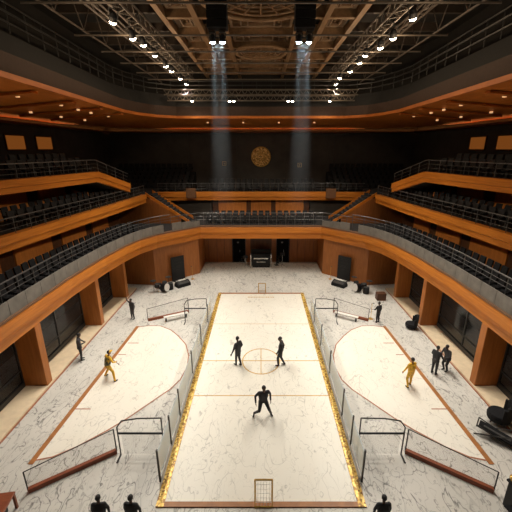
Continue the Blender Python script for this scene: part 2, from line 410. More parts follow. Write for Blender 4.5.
wallz = {}
for sx in (-1, 1):
    side = SIDE[sx]; fp = (lambda p: p) if sx < 0 else flip
    t2 = fp(T2L); t3 = fp(T3L)
    b2 = balcony('balcony_middle_'+side)
    MB().sweep(t2, [(.1, 7.55), (.1, 7.9), (0, 7.96), (0, 8.4), (.5, 8.4), (.5, 7.55)]).build('fascia', 'wood', b2)
    dk = offset(T2L, .4); pl = dk+[(-11.9, 46.4), (-18.6, 46.4), (-18.6, -4)]
    MB().prism([(-p[0]*sx, p[1]) for p in pl], 8.1, 8.38).build('deck', 'deck', b2)
    MB().prism([(-p[0]*sx, p[1]) for p in offset(T2L, .3)+[(-18.6, 36.2), (-18.6, -4)]], 7.55, 7.62).build('underside', 'wood_v', b2)
    b3 = balcony('balcony_upper_'+side)
    MB().sweep(t3, [(.1, 10.4), (.1, 10.72), (0, 10.78), (0, 11.2), (.5, 11.2), (.5, 10.4)]).build('fascia', 'wood', b3)
    pl = [p[:2] for p in offset(T3L, .4)[:4]]+[(-20, 27.9), (-20, -4)]
    MB().prism([(-p[0]*sx, p[1]) for p in pl], 10.45, 11.18).build('deck', 'deck', b3)
    lo = [(-sx*p[0], p[1], z) for p, z in (((-13.4, 27.9), 10.4), ((-20, 27.9), 10.4), ((-20, 32.3), 9.05), ((-12.6, 32.3), 9.05))]
    MB().poly3(lo, [(a, b, c+.65) for a, b, c in lo]).build('sloping_deck', 'deck', b3)
    railing('railing', 'thin steel railing on edge of %s middle balcony wing' % side, [p for p in fp(offset(T2L, .2))], 8.4, 9.3, 1.2, (8.7, 9.0), .028)
    railing('railing', 'thin steel railing on edge of %s topmost balcony, sloping down at its end' % side, fp(offset(T3L, .2)), 11.2, 12.1, 1.2, (11.5, 11.8), .028)
    # back walls of the wings with wood panels between dark gaps
    for nm, x, z0, z1, ps in (('lower', 15.2, 5.25, 7.6, [(9, 13.3), (14.6, 18.6), (19.9, 23.7), (25, 28.6), (29.8, 33)]), ('middle', 16.95, 8.38, 10.45, [(14, 19), (20.4, 24.6), (26, 29.6), (30.6, 33.6)])):
        w = MB().box((sx*(x+.15), 16.2, (z0+z1)/2), (.3, 40.4, z1-z0)).build('wall_%s_%s' % (side, 'balcony' if nm == 'lower' else 'tier'), 'wood_dark'); struct(w)
        for a, b in ps:
            MB().box((sx*(x-.05), (a+b)/2, (z0+z1)/2), (.12, b-a, z1-z0-.05)).build('panel', 'wood_panel', w)
    # outer wall
    w = MB().box((sx*20.15, 21.2, 11), (.3, 51, 22)).build('wall_'+side, 'blackwall'); struct(w)
    for a, b in ((28.0, 30.3), (31.8, 34.2)):
        wn += 1
        fr = MB(); xx = sx*19.96
        for y in (a, b): fr.box((xx, y, 13.45), (.12, .1, 1.2))
        for z in (12.85, 14.0): fr.box((xx, (a+b)/2, z), (.12, b-a, .1))
        f = struct(fr.build('window_%d' % wn, 'wood_dark'))
        MB().box((xx, (a+b)/2, 13.43), (.05, b-a-.1, 1.08)).build('lit_pane', 'niche', f)
    # end wall of the middle wing and the stair beside it
    pts = [(-16.2, 36.0, 5.25), (-8.6, 36.0, 5.25), (-8.6, 36.0, 5.9), (-11.7, 36.0, 7.9), (-16.2, 36.0, 7.9)]
    q = [(-sx*a, b, c) for a, b, c in pts]
    w = MB().poly3(q, [(a, b+.12, c) for a, b, c in q]).build('wall_%s_stair' % side, 'wood_v'); struct(w)
    st = empty('staircase'); st['kind'] = 'structure'
    n = 12
    for i in range(n):
        k = (i+.5)/n; c = V((-11.9, 37.6, 8.2)).lerp(V((-7.9, 37.0, 5.35)), k)
        zt = 8.35-(8.35-5.3)*(i+.5)/n
        MB().box((-sx*c.x, c.y-.1, (zt+5.25)/2), (4.2/n, 1.9, zt-5.25+.02)).build('step', 'deck', st)
    for yy in (36.14, 38.5):
        lo = [(-sx*-12.2, yy, 8.2), (-sx*-7.7, yy-.3, 5.3), (-sx*-7.7, yy-.3, 5.62), (-sx*-12.2, yy, 8.55)]
        MB().poly3(lo, [(a, b+.1, c) for a, b, c in lo]).build('stringer', 'wood', st)
    # dark wall closing the gap beside the stair
    w = MB().box((sx*9.2, 40.9, 6.4), (6.6, .3, 2.3)).build('wall_%s_landing' % side, 'blackwall'); struct(w)

# back of the middle level
b4 = balcony('balcony_back')
BK = [(-12.2, 39.7), (-6.5, 40), (6.5, 40), (12.2, 39.7)]
MB().sweep(BK, [(.1, 7.15), (.1, 7.5), (0, 7.56), (0, 8.12), (.5, 8.12), (.5, 7.15)]).build('fascia', 'wood', b4)
MB().prism([(-12.2, 40.35), (12.2, 40.35), (19.8, 46.4), (-19.8, 46.4)], 7.2, 7.9).build('deck', 'deck', b4)
for sx in (-1, 1):
    MB().box((sx*8.1, 39.78, 8.0), (1.1, .4, 1.1)).build('rail_box', 'ledge', b4)
railing('railing', 'thin steel railing across back of middle balcony below the gold medallion', [(-12, 39.95), (-6.5, 40.2), (6.5, 40.2), (12, 39.95)], 8.1, 9.1, 1.0, (8.45, 8.78), .026)
w = MB().box((0, 40.95, 6.2), (11.6, .3, 1.95)).build('wall_back_balcony', 'wood_dark'); struct(w)
for a, b in ((-5.1, -1.75), (-1.2, 1.2), (1.75, 5.1)):
    MB().box(((a+b)/2, 40.76, 6.2), (b-a, .12, 1.85)).build('panel', 'wood_panel', w)
w = MB().box((0, 46.65, 11), (40.6, .3, 22)).build('wall_back', 'blackwall'); struct(w)
for x in (-9.5, -3.2, 3.2, 9.5):
    MB().box((x, 46.48, 11.6), (.06, .06, 7.2)).build('seam', 'iron', w)
w = MB().box((0, -4.15, 11), (40.6, .3, 22)).build('wall_front', 'blackwall'); struct(w)
# steps under the seat rows
def step_row(pts, z0, z1, w, parent, o):
    MB().sweep(pts, [(o, z0), (o, z1), (o+w, z1), (o+w, z0)]).build('seat_step', 'deck', parent)

# ------------------------------------------------------------------ seats
def seat_proto():
    e = empty('auditorium_seat')
    MB().box((0, .02, .44), (.50, .46, .12)).build('seat_cushion', 'fabric', e, bevel=.03)
    b = MB(); b.box((0, -.24, .78), (.50, .11, .62), Matrix.Rotation(.16, 3, 'X').to_quaternion()); b.build('backrest', 'fabric2', e, bevel=.04)
    for x in (-.28, .28):
        MB().box((x, -.02, .60), (.05, .40, .05)).box((x, -.1, .30), (.05, .12, .60)).build('armrest', 'black', e)
    MB().box((0, -.05, .19), (.12, .2, .38)).box((0, -.05, .015), (.3, .34, .03)).build('pedestal', 'iron', e)
    return e
proto = seat_proto(); used = []
def place_seat(x, y, z, rz, label, group):
    o = proto if not used else copy_tree(proto); used.append(1)
    o.location = (x, y, z); o.rotation_euler = (0, 0, rz)
    tag(o, label, 'seat', group); return o
def seat_row(pts, d, z, step, y0, y1, where, row, group, maxn, sx):
    """seats along a left plan line at outward distance d; mirrored for sx=1."""
    line = offset(pts, d); k = 0
    for x, y, dz, a in walk(line, step, .2):
        if y < y0 or y > y1 or k >= maxn: continue
        k += 1
        rz = a-PI           # faces the hall (local +y points to the hall)
        if sx < 0: place_seat(x, y, z+dz, rz, 'black seat, %s from near end of %s row on %s' % (ORD[k], row, where), group)
        else: place_seat(-x, y, z+dz, -rz, 'black seat, %s from near end of %s row on %s' % (ORD[k], row, where), group)
    return k
T2f, T3f = [p[:2] for p in T2L], [p[:2] for p in T3L[:4]]
for sx in (-1, 1):
    side = SIDE[sx]; fp = (lambda p: p) if sx < 0 else flip
    step_row(fp(T1h[:-1]), 5.24, 5.36, 1.2, b1, 1.5)
    for r, (d, z) in enumerate(((1.0, 5.25), (1.95, 5.36))):
        seat_row(T1h[:-1], d, z, .66, (15.7, 17.0)[r], 31.0, '%s lower balcony' % side, ('front', 'second')[r], 'seats on the %s lower balcony' % side, 26, sx)
    bm = bpy.data.objects['balcony_middle_'+side]; bu = bpy.data.objects['balcony_upper_'+side]
    step_row(fp(T2f), 8.37, 8.48, 1.3, bm, 1.45); step_row(fp(T3f), 11.17, 11.5, 3.0, bu, 1.7)
    for r, (d, z) in enumerate(((.95, 8.38), (1.9, 8.48))):
        seat_row(T2f, d, z, .74, (19.3, 20.6)[r], 35.2, '%s middle balcony' % side, ('front', 'second')[r], 'seats on the %s middle balcony' % side, 22, sx)
    for r, (d, z) in enumerate(((1.1, 11.18), (2.2, 11.5))):
        seat_row(T3f, d, z, .72, (21.8, 23.3)[r], 27.7, '%s topmost balcony' % side, ('front', 'second')[r], 'seats on the %s topmost balcony' % side, 12, sx)
for r, (y, z) in enumerate(((36.0, 5.25), (37.5, 5.25))):
    for k in range(17):
        place_seat(-5.6+k*.7, y, z, PI, 'black seat, %s from the left in %s row of back lower balcony' % (ORD[k+1], ('front', 'second')[r]), 'seats at the back of the lower balcony')
MB().box((0, 43.2, 8.0), (16, 1.3, .5)).build('seat_step', 'deck', b4)
for r, (y, z) in enumerate(((41.3, 7.9), (43.0, 8.25))):
    for k in range(19):
        place_seat(-6.3+k*.7, y, z, PI, 'black seat, %s from the left in %s row of back middle balcony' % (ORD[k+1], ('front', 'second')[r]), 'seats at the back of the middle balcony')
# seats past the countable rows: corner and rear blocks as one mass each
def seat_mass(name, rows, label):
    m = MB()
    for (x, y, z, rz) in rows:
        R = Matrix.Rotation(rz, 3, 'Z')
        for c, d in (((0, .02, .44), (.5, .46, .12)), ((0, -.24, .76), (.5, .1, .62)), ((0, -.05, .2), (.12, .2, .4))):
            m.box(V((x, y, z))+R @ V(c), d, rz)
    o = m.build(name, 'fabric2'); tag(o, label, 'seats', None, 'stuff')
for sx in (-1, 1):
    rows = []
    for r in range(6):
        z = 7.9+r*.42
        MB().box((sx*13.9, 41.2+r*.9, (z+7.7)/2), (10.6, .9, z-7.7+.01)).build('seat_step', 'deck', b4)
        for k in range(14): rows.append((sx*(9.2+k*.7), 41.1+r*.9, z, PI))
    seat_mass('corner_seating', rows, 'dim block of black seats rising in the %s rear corner' % SIDE[sx])
    rows = []
    fp = (lambda p: p)
    for d, z in ((3.3, 11.5), ):
        for x, y, dz, a in walk(offset(T3f, d), .75, .2):
            if 18 < y < 27.6: rows.append((-sx*x, y, z, (a-PI)*(1 if sx < 0 else -1)))
    for k in range(5):
        for j in range(2): rows.append((sx*(14.3+j*1.2), 29.0+k*.75, 10.82-.24*k, sx*PI/2))
    seat_mass('rear_seating', rows, 'dim rear rows of black seats behind the front rows of the %s balconies' % SIDE[sx])

# ------------------------------------------------------------------ soffit, upper walls, roof
sof = empty('ceiling_soffit'); sof['kind'] = 'structure'
MB().sweep(SOF, [(0, 16.0), (8.3, 15.3), (8.3, 15.45), (0, 16.15)]).build('soffit_board', 'wood_soffit', sof)
MB().sweep(SOF, [(-.06, 15.95), (-.06, 16.2), (.12, 16.2), (.12, 15.95)]).build('edge_trim', 'wood_soffit', sof)
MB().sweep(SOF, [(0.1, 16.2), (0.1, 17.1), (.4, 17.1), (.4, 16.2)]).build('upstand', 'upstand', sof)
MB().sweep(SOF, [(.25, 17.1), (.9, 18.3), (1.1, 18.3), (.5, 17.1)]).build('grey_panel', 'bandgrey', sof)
for sx in (-1, 1):
    for y in (16, 20, 24, 28, 32):
        c = V((sx*15.2, y, 15.58)); MB().box(c, (6.2, .5, .12), Matrix.Rotation(sx*.084, 3, 'Y').to_quaternion()).build('soffit_batten', 'wood_soffit', sof)
    k = 0
    for x, y in ((13.2, 16.2), (13.4, 20.5), (13.3, 24.6), (13.6, 27.4), (13.7, 29.6), (13.6, 32.6), (16.4, 22.6), (16.6, 26.5), (16.6, 30.4), (16.4, 34)):
        k += 1
        e = MB().tube((sx*x, y, 15.78-.084*(x-12)), (sx*x, y, 15.9-.084*(x-12)), .11, n=12).build('recessed_ceiling_spot', 'downlight')
        tag(e, 'small round downlight in %s soffit, %s from near end of the %s row' % (SIDE[sx], ORD[k if k < 7 else k-6], 'inner' if k < 7 else 'outer'), 'light', 'downlights in the wooden soffit')
for k, x in enumerate((-6, -2, 2, 6)):
    e = MB().tube((x, 41.0, 15.66), (x, 41.0, 15.78), .1, n=12).build('recessed_ceiling_spot', 'downlight')
    tag(e, 'small round downlight in soffit above the medallion wall, %s from left' % ORD[k+1], 'light', 'downlights in the wooden soffit')
for nm, c, d in (('left', (-19.75, 21, 14.85), (.5, 50, .06)), ('right', (19.75, 21, 14.85), (.5, 50, .06)), ('back', (0, 46.25, 14.85), (39, .5, .06))):
    cv = struct(MB().box(c, d).build('cove_ledge', 'wood_dark'))
    lp_ = MB().box((c[0]+(.24 if nm == 'left' else -.24 if nm == 'right' else 0), c[1]-(.24 if nm == 'back' else 0), 14.93), (.04 if nm != 'back' else d[0], d[1] if nm != 'back' else .04, .22)).build('cove_lip', 'wood_dark', cv)
    st = MB(); k = (-.1 if nm == 'right' else .1 if nm == 'left' else 0)
    st.box((c[0]-k, c[1]+(.1 if nm == 'back' else 0), c[2]+.05), (d[0]*.2 if nm != 'back' else d[0], d[1] if nm != 'back' else .1, .03)); st.build('cove_strip', 'cove', cv)
# catwalk rails above the soffit
inner = offset(SOF, .75)
e = empty('catwalk_railing'); tag(e, 'dark pipe railing of the catwalk running round above the wooden soffit', 'railing')
for z, r in ((18.75, .05), (19.2, .06), (19.6, .05)): MB().path([(p[0], p[1], z) for p in inner], r).build('rail', 'iron', e)
for x, y, dz, a in walk(inner, 1.5, 8)[:90]: MB().tube((x, y, 18.3), (x, y, 19.6), .035, n=5).build('post', 'iron', e)
MB().sweep(SOF, [(1.1, 18.25), (1.1, 18.3), (3.5, 18.3), (3.5, 18.25)]).build('walkway', 'iron', e)
w = MB().sweep(SOF, [(3.4, 17), (3.4, 22), (3.6, 22), (3.6, 17)]).build('wall_upper', 'roof'); struct(w)
w = MB().box((0, 21.2, 22.15), (40.6, 51, .3)).build('ceiling', 'roof'); struct(w)
for x in (-5.8, -3.9, -2.3, 2.3, 3.9, 5.8):
    struct(MB().box((x, 27, 20.6), (.2, 30, .5)).box((x, 27, 20.36), (.32, 30, .06)).build('beam', 'beam'))
for y in (16.5, 20.2, 23.7, 27.0, 30.2, 33.6, 36.8, 40.0):
    struct(MB().box((0, y, 20.75), (12, .2, .6)).box((0, y, 20.42), (12, .32, .06)).build('beam', 'beam'))
    for sx in (-1, 1): struct(MB().box((sx*9, y, 20.9), (6, .25, .5)).build('beam', 'rooffar'))
# coffers: framed slatted panels between the beams
YB = (16.5, 20.2, 23.7, 27.0, 30.2, 33.6, 36.8, 40.0)
for a, b in zip(YB, YB[1:]):
    for x0, x1, slats in ((-2.1, 2.1, True), (-3.75, -2.45, False), (2.45, 3.75, False), (-5.6, -4.1, True), (4.1, 5.6, True)):
        y0, y1 = a+.3, b-.3; cx, cy = (x0+x1)/2, (a+b)/2
        e = empty('ceiling_coffer'); e['kind'] = 'structure'
        if not slats:
            MB().box((cx, cy, 21.4), (x1-x0, y1-y0, .1)).build('dark_panel', 'roof', e); continue
        MB().box((cx, cy, 21.3), (x1-x0, y1-y0, .08)).build('back_panel', 'wood_dark', e)
        f = MB()
        for x in (x0+.12, x1-.12): f.box((x, cy, 20.95), (.16, y1-y0, .3))
        for y in (y0+.1, y1-.1): f.box((cx, y, 20.95), (x1-x0-.3, .16, .3))
        
        for q in (.24, .38):
            for x in (x0+(x1-x0)*q/1.3, x1-(x1-x0)*q/1.3): f.box((x, cy, 20.9-.2*q), (.07, (y1-y0)*(1-q), .18))
            for y in (y0+(y1-y0)*q/2, y1-(y1-y0)*q/2): f.box((cx, y, 20.9-.2*q), ((x1-x0)*(1-q*1.5), .07, .18))
        f.build('coffer_frame', 'tan', e)
        s = MB(); n = 13
        for i in range(n): s.box((cx, y0+.3+(y1-y0-.6)*i/(n-1), 21.05), (x1-x0-.4, .09, .16))
        for x in (cx-(x1-x0)*.28, cx, cx+(x1-x0)*.28): s.box((x, cy, 21.0), (.1, y1-y0-.4, .2))
        s.build('coffer_slats', 'slat', e)
def rosette(cy, R, label):
    e = empty('ceiling_rosette', (0, cy, 20.2)); tag(e, label, 'ceiling ornament')
    m = MB(); m.ring((0, 0, 0), R, .13); m.ring((0, 0, .05), R*.82, .07); m.build('rim', 'beam', e, smooth=True)
    m = MB()
    for rr in (.62, .42, .22): m.ring((0, 0, .05), R*rr, .06, n=24)
    for i in range(16):
        a = i*PI/8; m.tube((R*.2*math.cos(a), R*.2*math.sin(a), .05), (R*.82*math.cos(a), R*.82*math.sin(a), .05), .05, n=5)
    m.build('tracery', 'slat', e)
    MB().box((0, 0, .25), (.5, .5, .4)).build('boss', 'beam', e)
rosette(30.6, 1.95, 'round openwork rosette hanging under the roof between the two hanging speakers and back wall')
rosette(20.2, 3.1, 'large openwork ring under the roof at the top edge, above the hanging speakers')

def truss(name, label, a, b, w, h, mat='truss', bays=16):
    e = empty(name); tag(e, label, 'truss')
    a, b = V(a), V(b); d = (b-a).normalized(); u = V((0, 0, 1)); s = d.cross(u).normalized()
    cs = [s*w/2+u*h/2, s*-w/2+u*h/2, s*w/2-u*h/2, s*-w/2-u*h/2] if w else [u*h/2, u*-h/2]
    for c in cs: MB().tube(a+c, b+c, .06, n=6).build('chord', mat, e)
    m = MB(); pairs = ((0, 2), (1, 3), (2, 3)) if w else ((0, 1),)
    for p, q in pairs:
        for i in range(bays):
            k0, k1, k2 = i/bays, (i+.5)/bays, (i+1)/bays
            m.tube(a.lerp(b, k0)+cs[p], a.lerp(b, k1)+cs[q], .03, n=5); m.tube(a.lerp(b, k1)+cs[q], a.lerp(b, k2)+cs[p], .03, n=5)
    m.build('web', mat, e); return e
for sx in (-1, 1):
    truss('ceiling_lighting_truss', 'long box truss carrying the %s row of warm lamps under the roof' % SIDE[sx], (sx*7.1, 12, 19.95), (sx*7.1, 38, 19.95), .6, .6, bays=26)
    truss('ceiling_roof_truss', 'deep dark truss with V braces along the %s edge of the roof' % SIDE[sx], (sx*10.0, 12, 20.3), (sx*10.0, 38, 20.3), 0, 2.0, 'rooffar', 9)
    truss('ceiling_roof_truss', 'slimmer twin-rail truss between lamp row and %s edge of the roof' % SIDE[sx], (sx*8.6, 12, 20.0), (sx*8.6, 38, 20.0), .35, .3, 'rooffar', 10)
for k, y in enumerate((17.5, 22.0, 25.4, 28.6, 32, 35)):
    e = MB().tube((-10.5, y, 19.05), (10.5, y, 19.05), .05, n=8).build('ceiling_lighting_pipe', 'truss')
    tag(e, 'thin horizontal pipe crossing under the roof, %s from the top of the photo' % ORD[k+1], 'pipe', 'pipes across under the roof')
for k, (y, z) in enumerate(((36.5, 18.2), (37.6, 17.8))):
    truss('ceiling_lighting_truss', ('flat truss crossing in front of the catwalk, %s' % ('the upper one with lamp clusters', 'the lower one nearest the back')[k]), (-9.5, y, z), (9.5, y, z), 0, .45, 'truss', 30)

# lamps
def lamp_proto():
    e = empty('spotlight')
    m = MB(); m.lathe((0, 0, -.5), [(.10, 0.0), (.15, .02), (.15, .2), (.10, .32), (.04, .36)], 12); m.build('lamp_housing', 'blackmat', e)
    MB().ball((0, 0, -.5), .135, 2, (1, 1, .7)).build('lens', 'bulb', e)
    MB().tube((-.18, 0, -.3), (-.18, 0, -.05), .02, n=5).tube((.18, 0, -.3), (.18, 0, -.05), .02, n=5).tube((-.18, 0, -.05), (.18, 0, -.05), .02, n=5).tube((0, 0, -.05), (0, 0, .12), .025, n=5).build('yoke', 'iron', e)
    return e
lp = lamp_proto(); lamps_used = []
def lamp(x, y, z, tilt, label, group, scale=1):
    o = lp if not lamps_used else copy_tree(lp); lamps_used.append(1)
    o.location = (x, y, z); o.rotation_euler = tilt; o.scale = (scale,)*3; tag(o, label, 'lamp', group); return o
LY = (15.5, 18.9, 21.4, 23.3, 25.6, 28.0, 30.5, 33.5, 36.6)
SPOT = 1280; GLOW = 80
for sx in (-1, 1):
    for k, y in enumerate(LY):
        lamp(sx*7.1+random.uniform(-.12, .12), y, 19.45+random.uniform(-.12, .12), (.5, random.uniform(-.3, .3)-sx*.2, 0), 'warm glowing stage lamp, %s from the far end of %s lamp row' % (ORD[len(LY)-k], SIDE[sx]), 'lamps on the %s roof truss' % SIDE[sx], 1.25)
        for j, (tx, en) in enumerate(((2.5, SPOT), (8.6, SPOT*1.05))):
            L = bpy.data.lights.new('stage_lamp_light', 'SPOT'); L.energy = en; L.color = (1, .94, .84); L.spot_size = math.radians(100 if j == 0 else 62); L.spot_blend = .8; L.shadow_soft_size = .15
            lo = bpy.data.objects.new('stage_lamp_light', L); COL.objects.link(lo); lo.location = (sx*7.5, y, 18.5)
            tgt = V((sx*tx, 6+(y-12)*1.15, 0)); lo.rotation_euler = (tgt-lo.location).to_track_quat('-Z', 'Y').to_euler()
        if k % 2 == 0:
            L = bpy.data.lights.new('added_cross_light', 'SPOT'); L.energy = 2700; L.color = (1, .86, .66); L.spot_size = math.radians(27); L.spot_blend = .8; L.shadow_soft_size = .15  # extra spot added to brighten the opposite balcony walls
            lo = bpy.data.objects.new('added_cross_light', L); COL.objects.link(lo); lo.location = (sx*7.1, y, 18.7)
            tgt = V((-sx*15, y+2, 6.3)); lo.rotation_euler = (tgt-lo.location).to_track_quat('-Z', 'Y').to_euler()
        if k in (1, 2, 3):
            L = bpy.data.lights.new('added_back_light', 'SPOT'); L.energy = 2600; L.color = (1, .86, .66); L.spot_size = math.radians(34); L.spot_blend = .8; L.shadow_soft_size = .15  # extra spot added to brighten the back balcony and the floor below it
            lo = bpy.data.objects.new('added_back_light', L); COL.objects.link(lo); lo.location = (sx*7.1, y, 18.7)
            tgt = V((sx*(1 if k == 1 else 7), 40, 6.3)) if k != 2 else V((sx*4, 36.5, 0)); lo.rotation_euler = (tgt-lo.location).to_track_quat('-Z', 'Y').to_euler()
        L = bpy.data.lights.new('added_lamp_glow', 'POINT'); L.energy = GLOW; L.color = (1, .72, .45); L.shadow_soft_size = .12  # point light added at each row lamp to brighten the dark roof
        lo = bpy.data.objects.new('added_lamp_glow', L); COL.objects.link(lo); lo.location = (sx*7.5, y, 18.45)
for k, x in enumerate((-3.1, -2.7, 2.7, 3.1, -6.8, 6.8)):
    lamp(x, 36.5, 17.9, (.3, 0, 0), 'small lamp on the flat truss before the catwalk, %s from left' % ('second', 'third', 'fourth', 'fifth', 'first', 'sixth')[k], 'lamps on the flat truss')

# hanging speakers with the twin cold lights
for sx in (-1, 1):
    e = empty('hanging_speaker_array', (sx*2.17, 19.6, 18.62)); tag(e, 'tall black speaker array hanging under the roof above %s cold beam' % SIDE[sx], 'speaker', 'hanging speakers')
    for i in range(6):
        MB().box((0, 0, .2+i*.38), (1.0, .7, .35)).build('speaker_cabinet', 'blackmat', e, bevel=.03)
    MB().box((0, 0, 2.45), (1.0, .6, .08)).tube((-.35, 0, 2.4), (-.35, 0, 3.7), .03).tube((.35, 0, 2.4), (.35, 0, 3.7), .03).build('hanging_bracket', 'iron', e)
    for j, dx in enumerate((-.26, .24)):
        h = empty('spotlight', (sx*2.17+dx, 19.55, 18.58)); tag(h, 'cold white beam spotlight under %s hanging speaker, %s of the pair' % (SIDE[sx], ('left one', 'right one')[j]), 'lamp', 'cold beam lights')
        MB().box((0, 0, -.06), (.3, .3, .1)).tube((-.16, 0, -.1), (-.16, 0, -.35), .025, n=6).tube((.16, 0, -.1), (.16, 0, -.35), .025, n=6).build('yoke', 'iron', h)
        MB().lathe((0, 0, -.52), [(.14, 0), (.15, .1), (.13, .3), (.06, .36)], 14).build('lamp_housing', 'blackmat', h)
        MB().lathe((0, 0, -.56), [(.08, 0), (.135, .02), (.135, .045)], 14).build('lens', 'bulbcold', h)
        L = bpy.data.lights.new('beam_light', 'SPOT'); L.energy = 1900; L.color = (.66, .9, 1); L.spot_size = math.radians(9); L.spot_blend = .8; L.shadow_soft_size = .08
        lo = bpy.data.objects.new('beam_light', L); COL.objects.link(lo); lo.location = (sx*2.17+dx, 19.55, 17.98); lo.rotation_euler = (0, 0, 0)
    m, t, b = nt('beam_haze'); t.nodes.remove(b)
    vs = t.nodes.new('ShaderNodeVolumeScatter'); vs.inputs['Color'].default_value = (.9, .95, 1, 1); vs.inputs['Anisotropy'].default_value = 0
    tc = t.nodes.new('ShaderNodeTexCoord'); sp = t.nodes.new('ShaderNodeSeparateXYZ'); t.links.new(tc.outputs['Object'], sp.inputs[0])
    mr = t.nodes.new('ShaderNodeMapRange'); mr.inputs['From Min'].default_value = -9.5; mr.inputs['From Max'].default_value = 0; mr.inputs['To Min'].default_value = 0; mr.inputs['To Max'].default_value = 1
    t.links.new(sp.outputs['Z'], mr.inputs['Value']); 
    def mth(op, a, b_):
        n_ = t.nodes.new('ShaderNodeMath'); n_.operation = op; n_.use_clamp = op == 'SUBTRACT'
        for i_, q_ in enumerate((a, b_)):
            if isinstance(q_, (int, float)): n_.inputs[i_].default_value = q_
            else: t.links.new(q_, n_.inputs[i_])
        return n_.outputs[0]
    hgt = mr.outputs[0]
    rad2 = mth('ADD', mth('MULTIPLY', sp.outputs['X'], sp.outputs['X']), mth('MULTIPLY', sp.outputs['Y'], sp.outputs['Y']))
    edge = mth('ADD', mth('MULTIPLY', hgt, -.45), .85)
    core = mth('SUBTRACT', 1.0, mth('DIVIDE', rad2, mth('MULTIPLY', edge, edge)))
    t.links.new(mth('MULTIPLY', mth('MULTIPLY', mth('POWER', hgt, 1.6), core), .24), vs.inputs['Density'])
    t.links.new(vs.outputs[0], t.nodes['Material Output'].inputs['Volume'])
    hz = MB().lathe((0, 0, -9.6), [(.85, 0), (.40, 9.6)], 20).build('haze', m, loc=(sx*2.17, 19.55, 17.97))  # haze only in the shape of the beam; density carries the beam's fade
    tag(hz, 'beam-shaped column of haze with built-in fade, lit by the %s pair of cold lights' % SIDE[sx], 'haze', None, 'stuff')

# medallion and small emblems on the back wall
md = empty('wall_medallion', (0, 46.46, 11.9)); tag(md, 'round ornate gold medallion on the dark back wall', 'medallion')
def disc(mb, R, y0, y1, n=40): 
    A = [(R*math.cos(2*PI*i/n), y0, R*math.sin(2*PI*i/n)) for i in range(n)]
    mb.poly3(A, [(a, y1, c) for a, _, c in A]); return mb
disc(MB(), 1.2, 0, -.08).build('disc', 'medal', md)
m = MB(); m.ring((0, -.08, 0), 1.22, .08, 'Y', 40, 8); m.ring((0, -.09, 0), .85, .035, 'Y', 40); m.build('rim', 'gold', md, smooth=True)
m = MB(); m.ring((0, -.09, 0), .4, .035, 'Y', 24)
for i in range(12):
    a = i*PI/6; m.ring((.62*math.cos(a), -.09, .62*math.sin(a)), .16, .025, 'Y', 14)
m.build('relief', 'gold', md)
for k, (x, z) in enumerate(((-4.85, 11.05), (5.1, 10.85))):
    e = empty('wall_sign', (x, 46.46, z)); tag(e, 'small dim gold emblem on the dark wall, %s' % ('left of the medallion', 'right of the medallion')[k], 'emblem')
    m = MB()
    for dx in (-.24, .24): m.box((dx, -.03, 0), (.05, .05, .5))
    for dz in (-.24, .24): m.box((0, -.03, dz), (.5, .05, .05))
    m.build('frame', 'goldline', e)
    m = MB(); m.box((0, -.03, .05), (.22, .05, .05)).box((-.06 if k else .08, -.03, -.08), (.05, .05, .25)); m.build('emblem_mark', 'goldline', e)

# ------------------------------------------------------------------ goals, glass boards, barriers
def goal(y, label, face):
    e = empty('goal', (0.1, y, .02)); tag(e, label, 'goal', None)
    m = MB()
    for x in (-.33, .33): m.tube((x, 0, 0), (x, 0, .95), .035); m.tube((x, 0, 0), (x, face*.35, 0.03), .025); m.tube((x, 0, .93), (x, face*.35, .03), .018)
    m.tube((-.33, 0, .95), (.33, 0, .95), .035); m.tube((-.33, face*.35, .03), (.33, face*.35, .03), .025); m.build('goal_frame', 'gold', e)
    m = MB()
    for i in range(1, 6):
        x = -.33+.66*i/6; m.tube((x, 0, .93), (x, face*.35, .03), .006, n=4)
    for i in range(1, 6):
        k = i/6; m.tube((-.33, face*.35*k, .93-.9*k), (.33, face*.35*k, .93-.9*k), .006, n=4)
    m.build('goal_net', 'white', e)
goal(29.45, 'small gold goal frame at the far end of the central court', 1)
goal(9.75, 'small gold goal frame at the near end of the central court', -1)
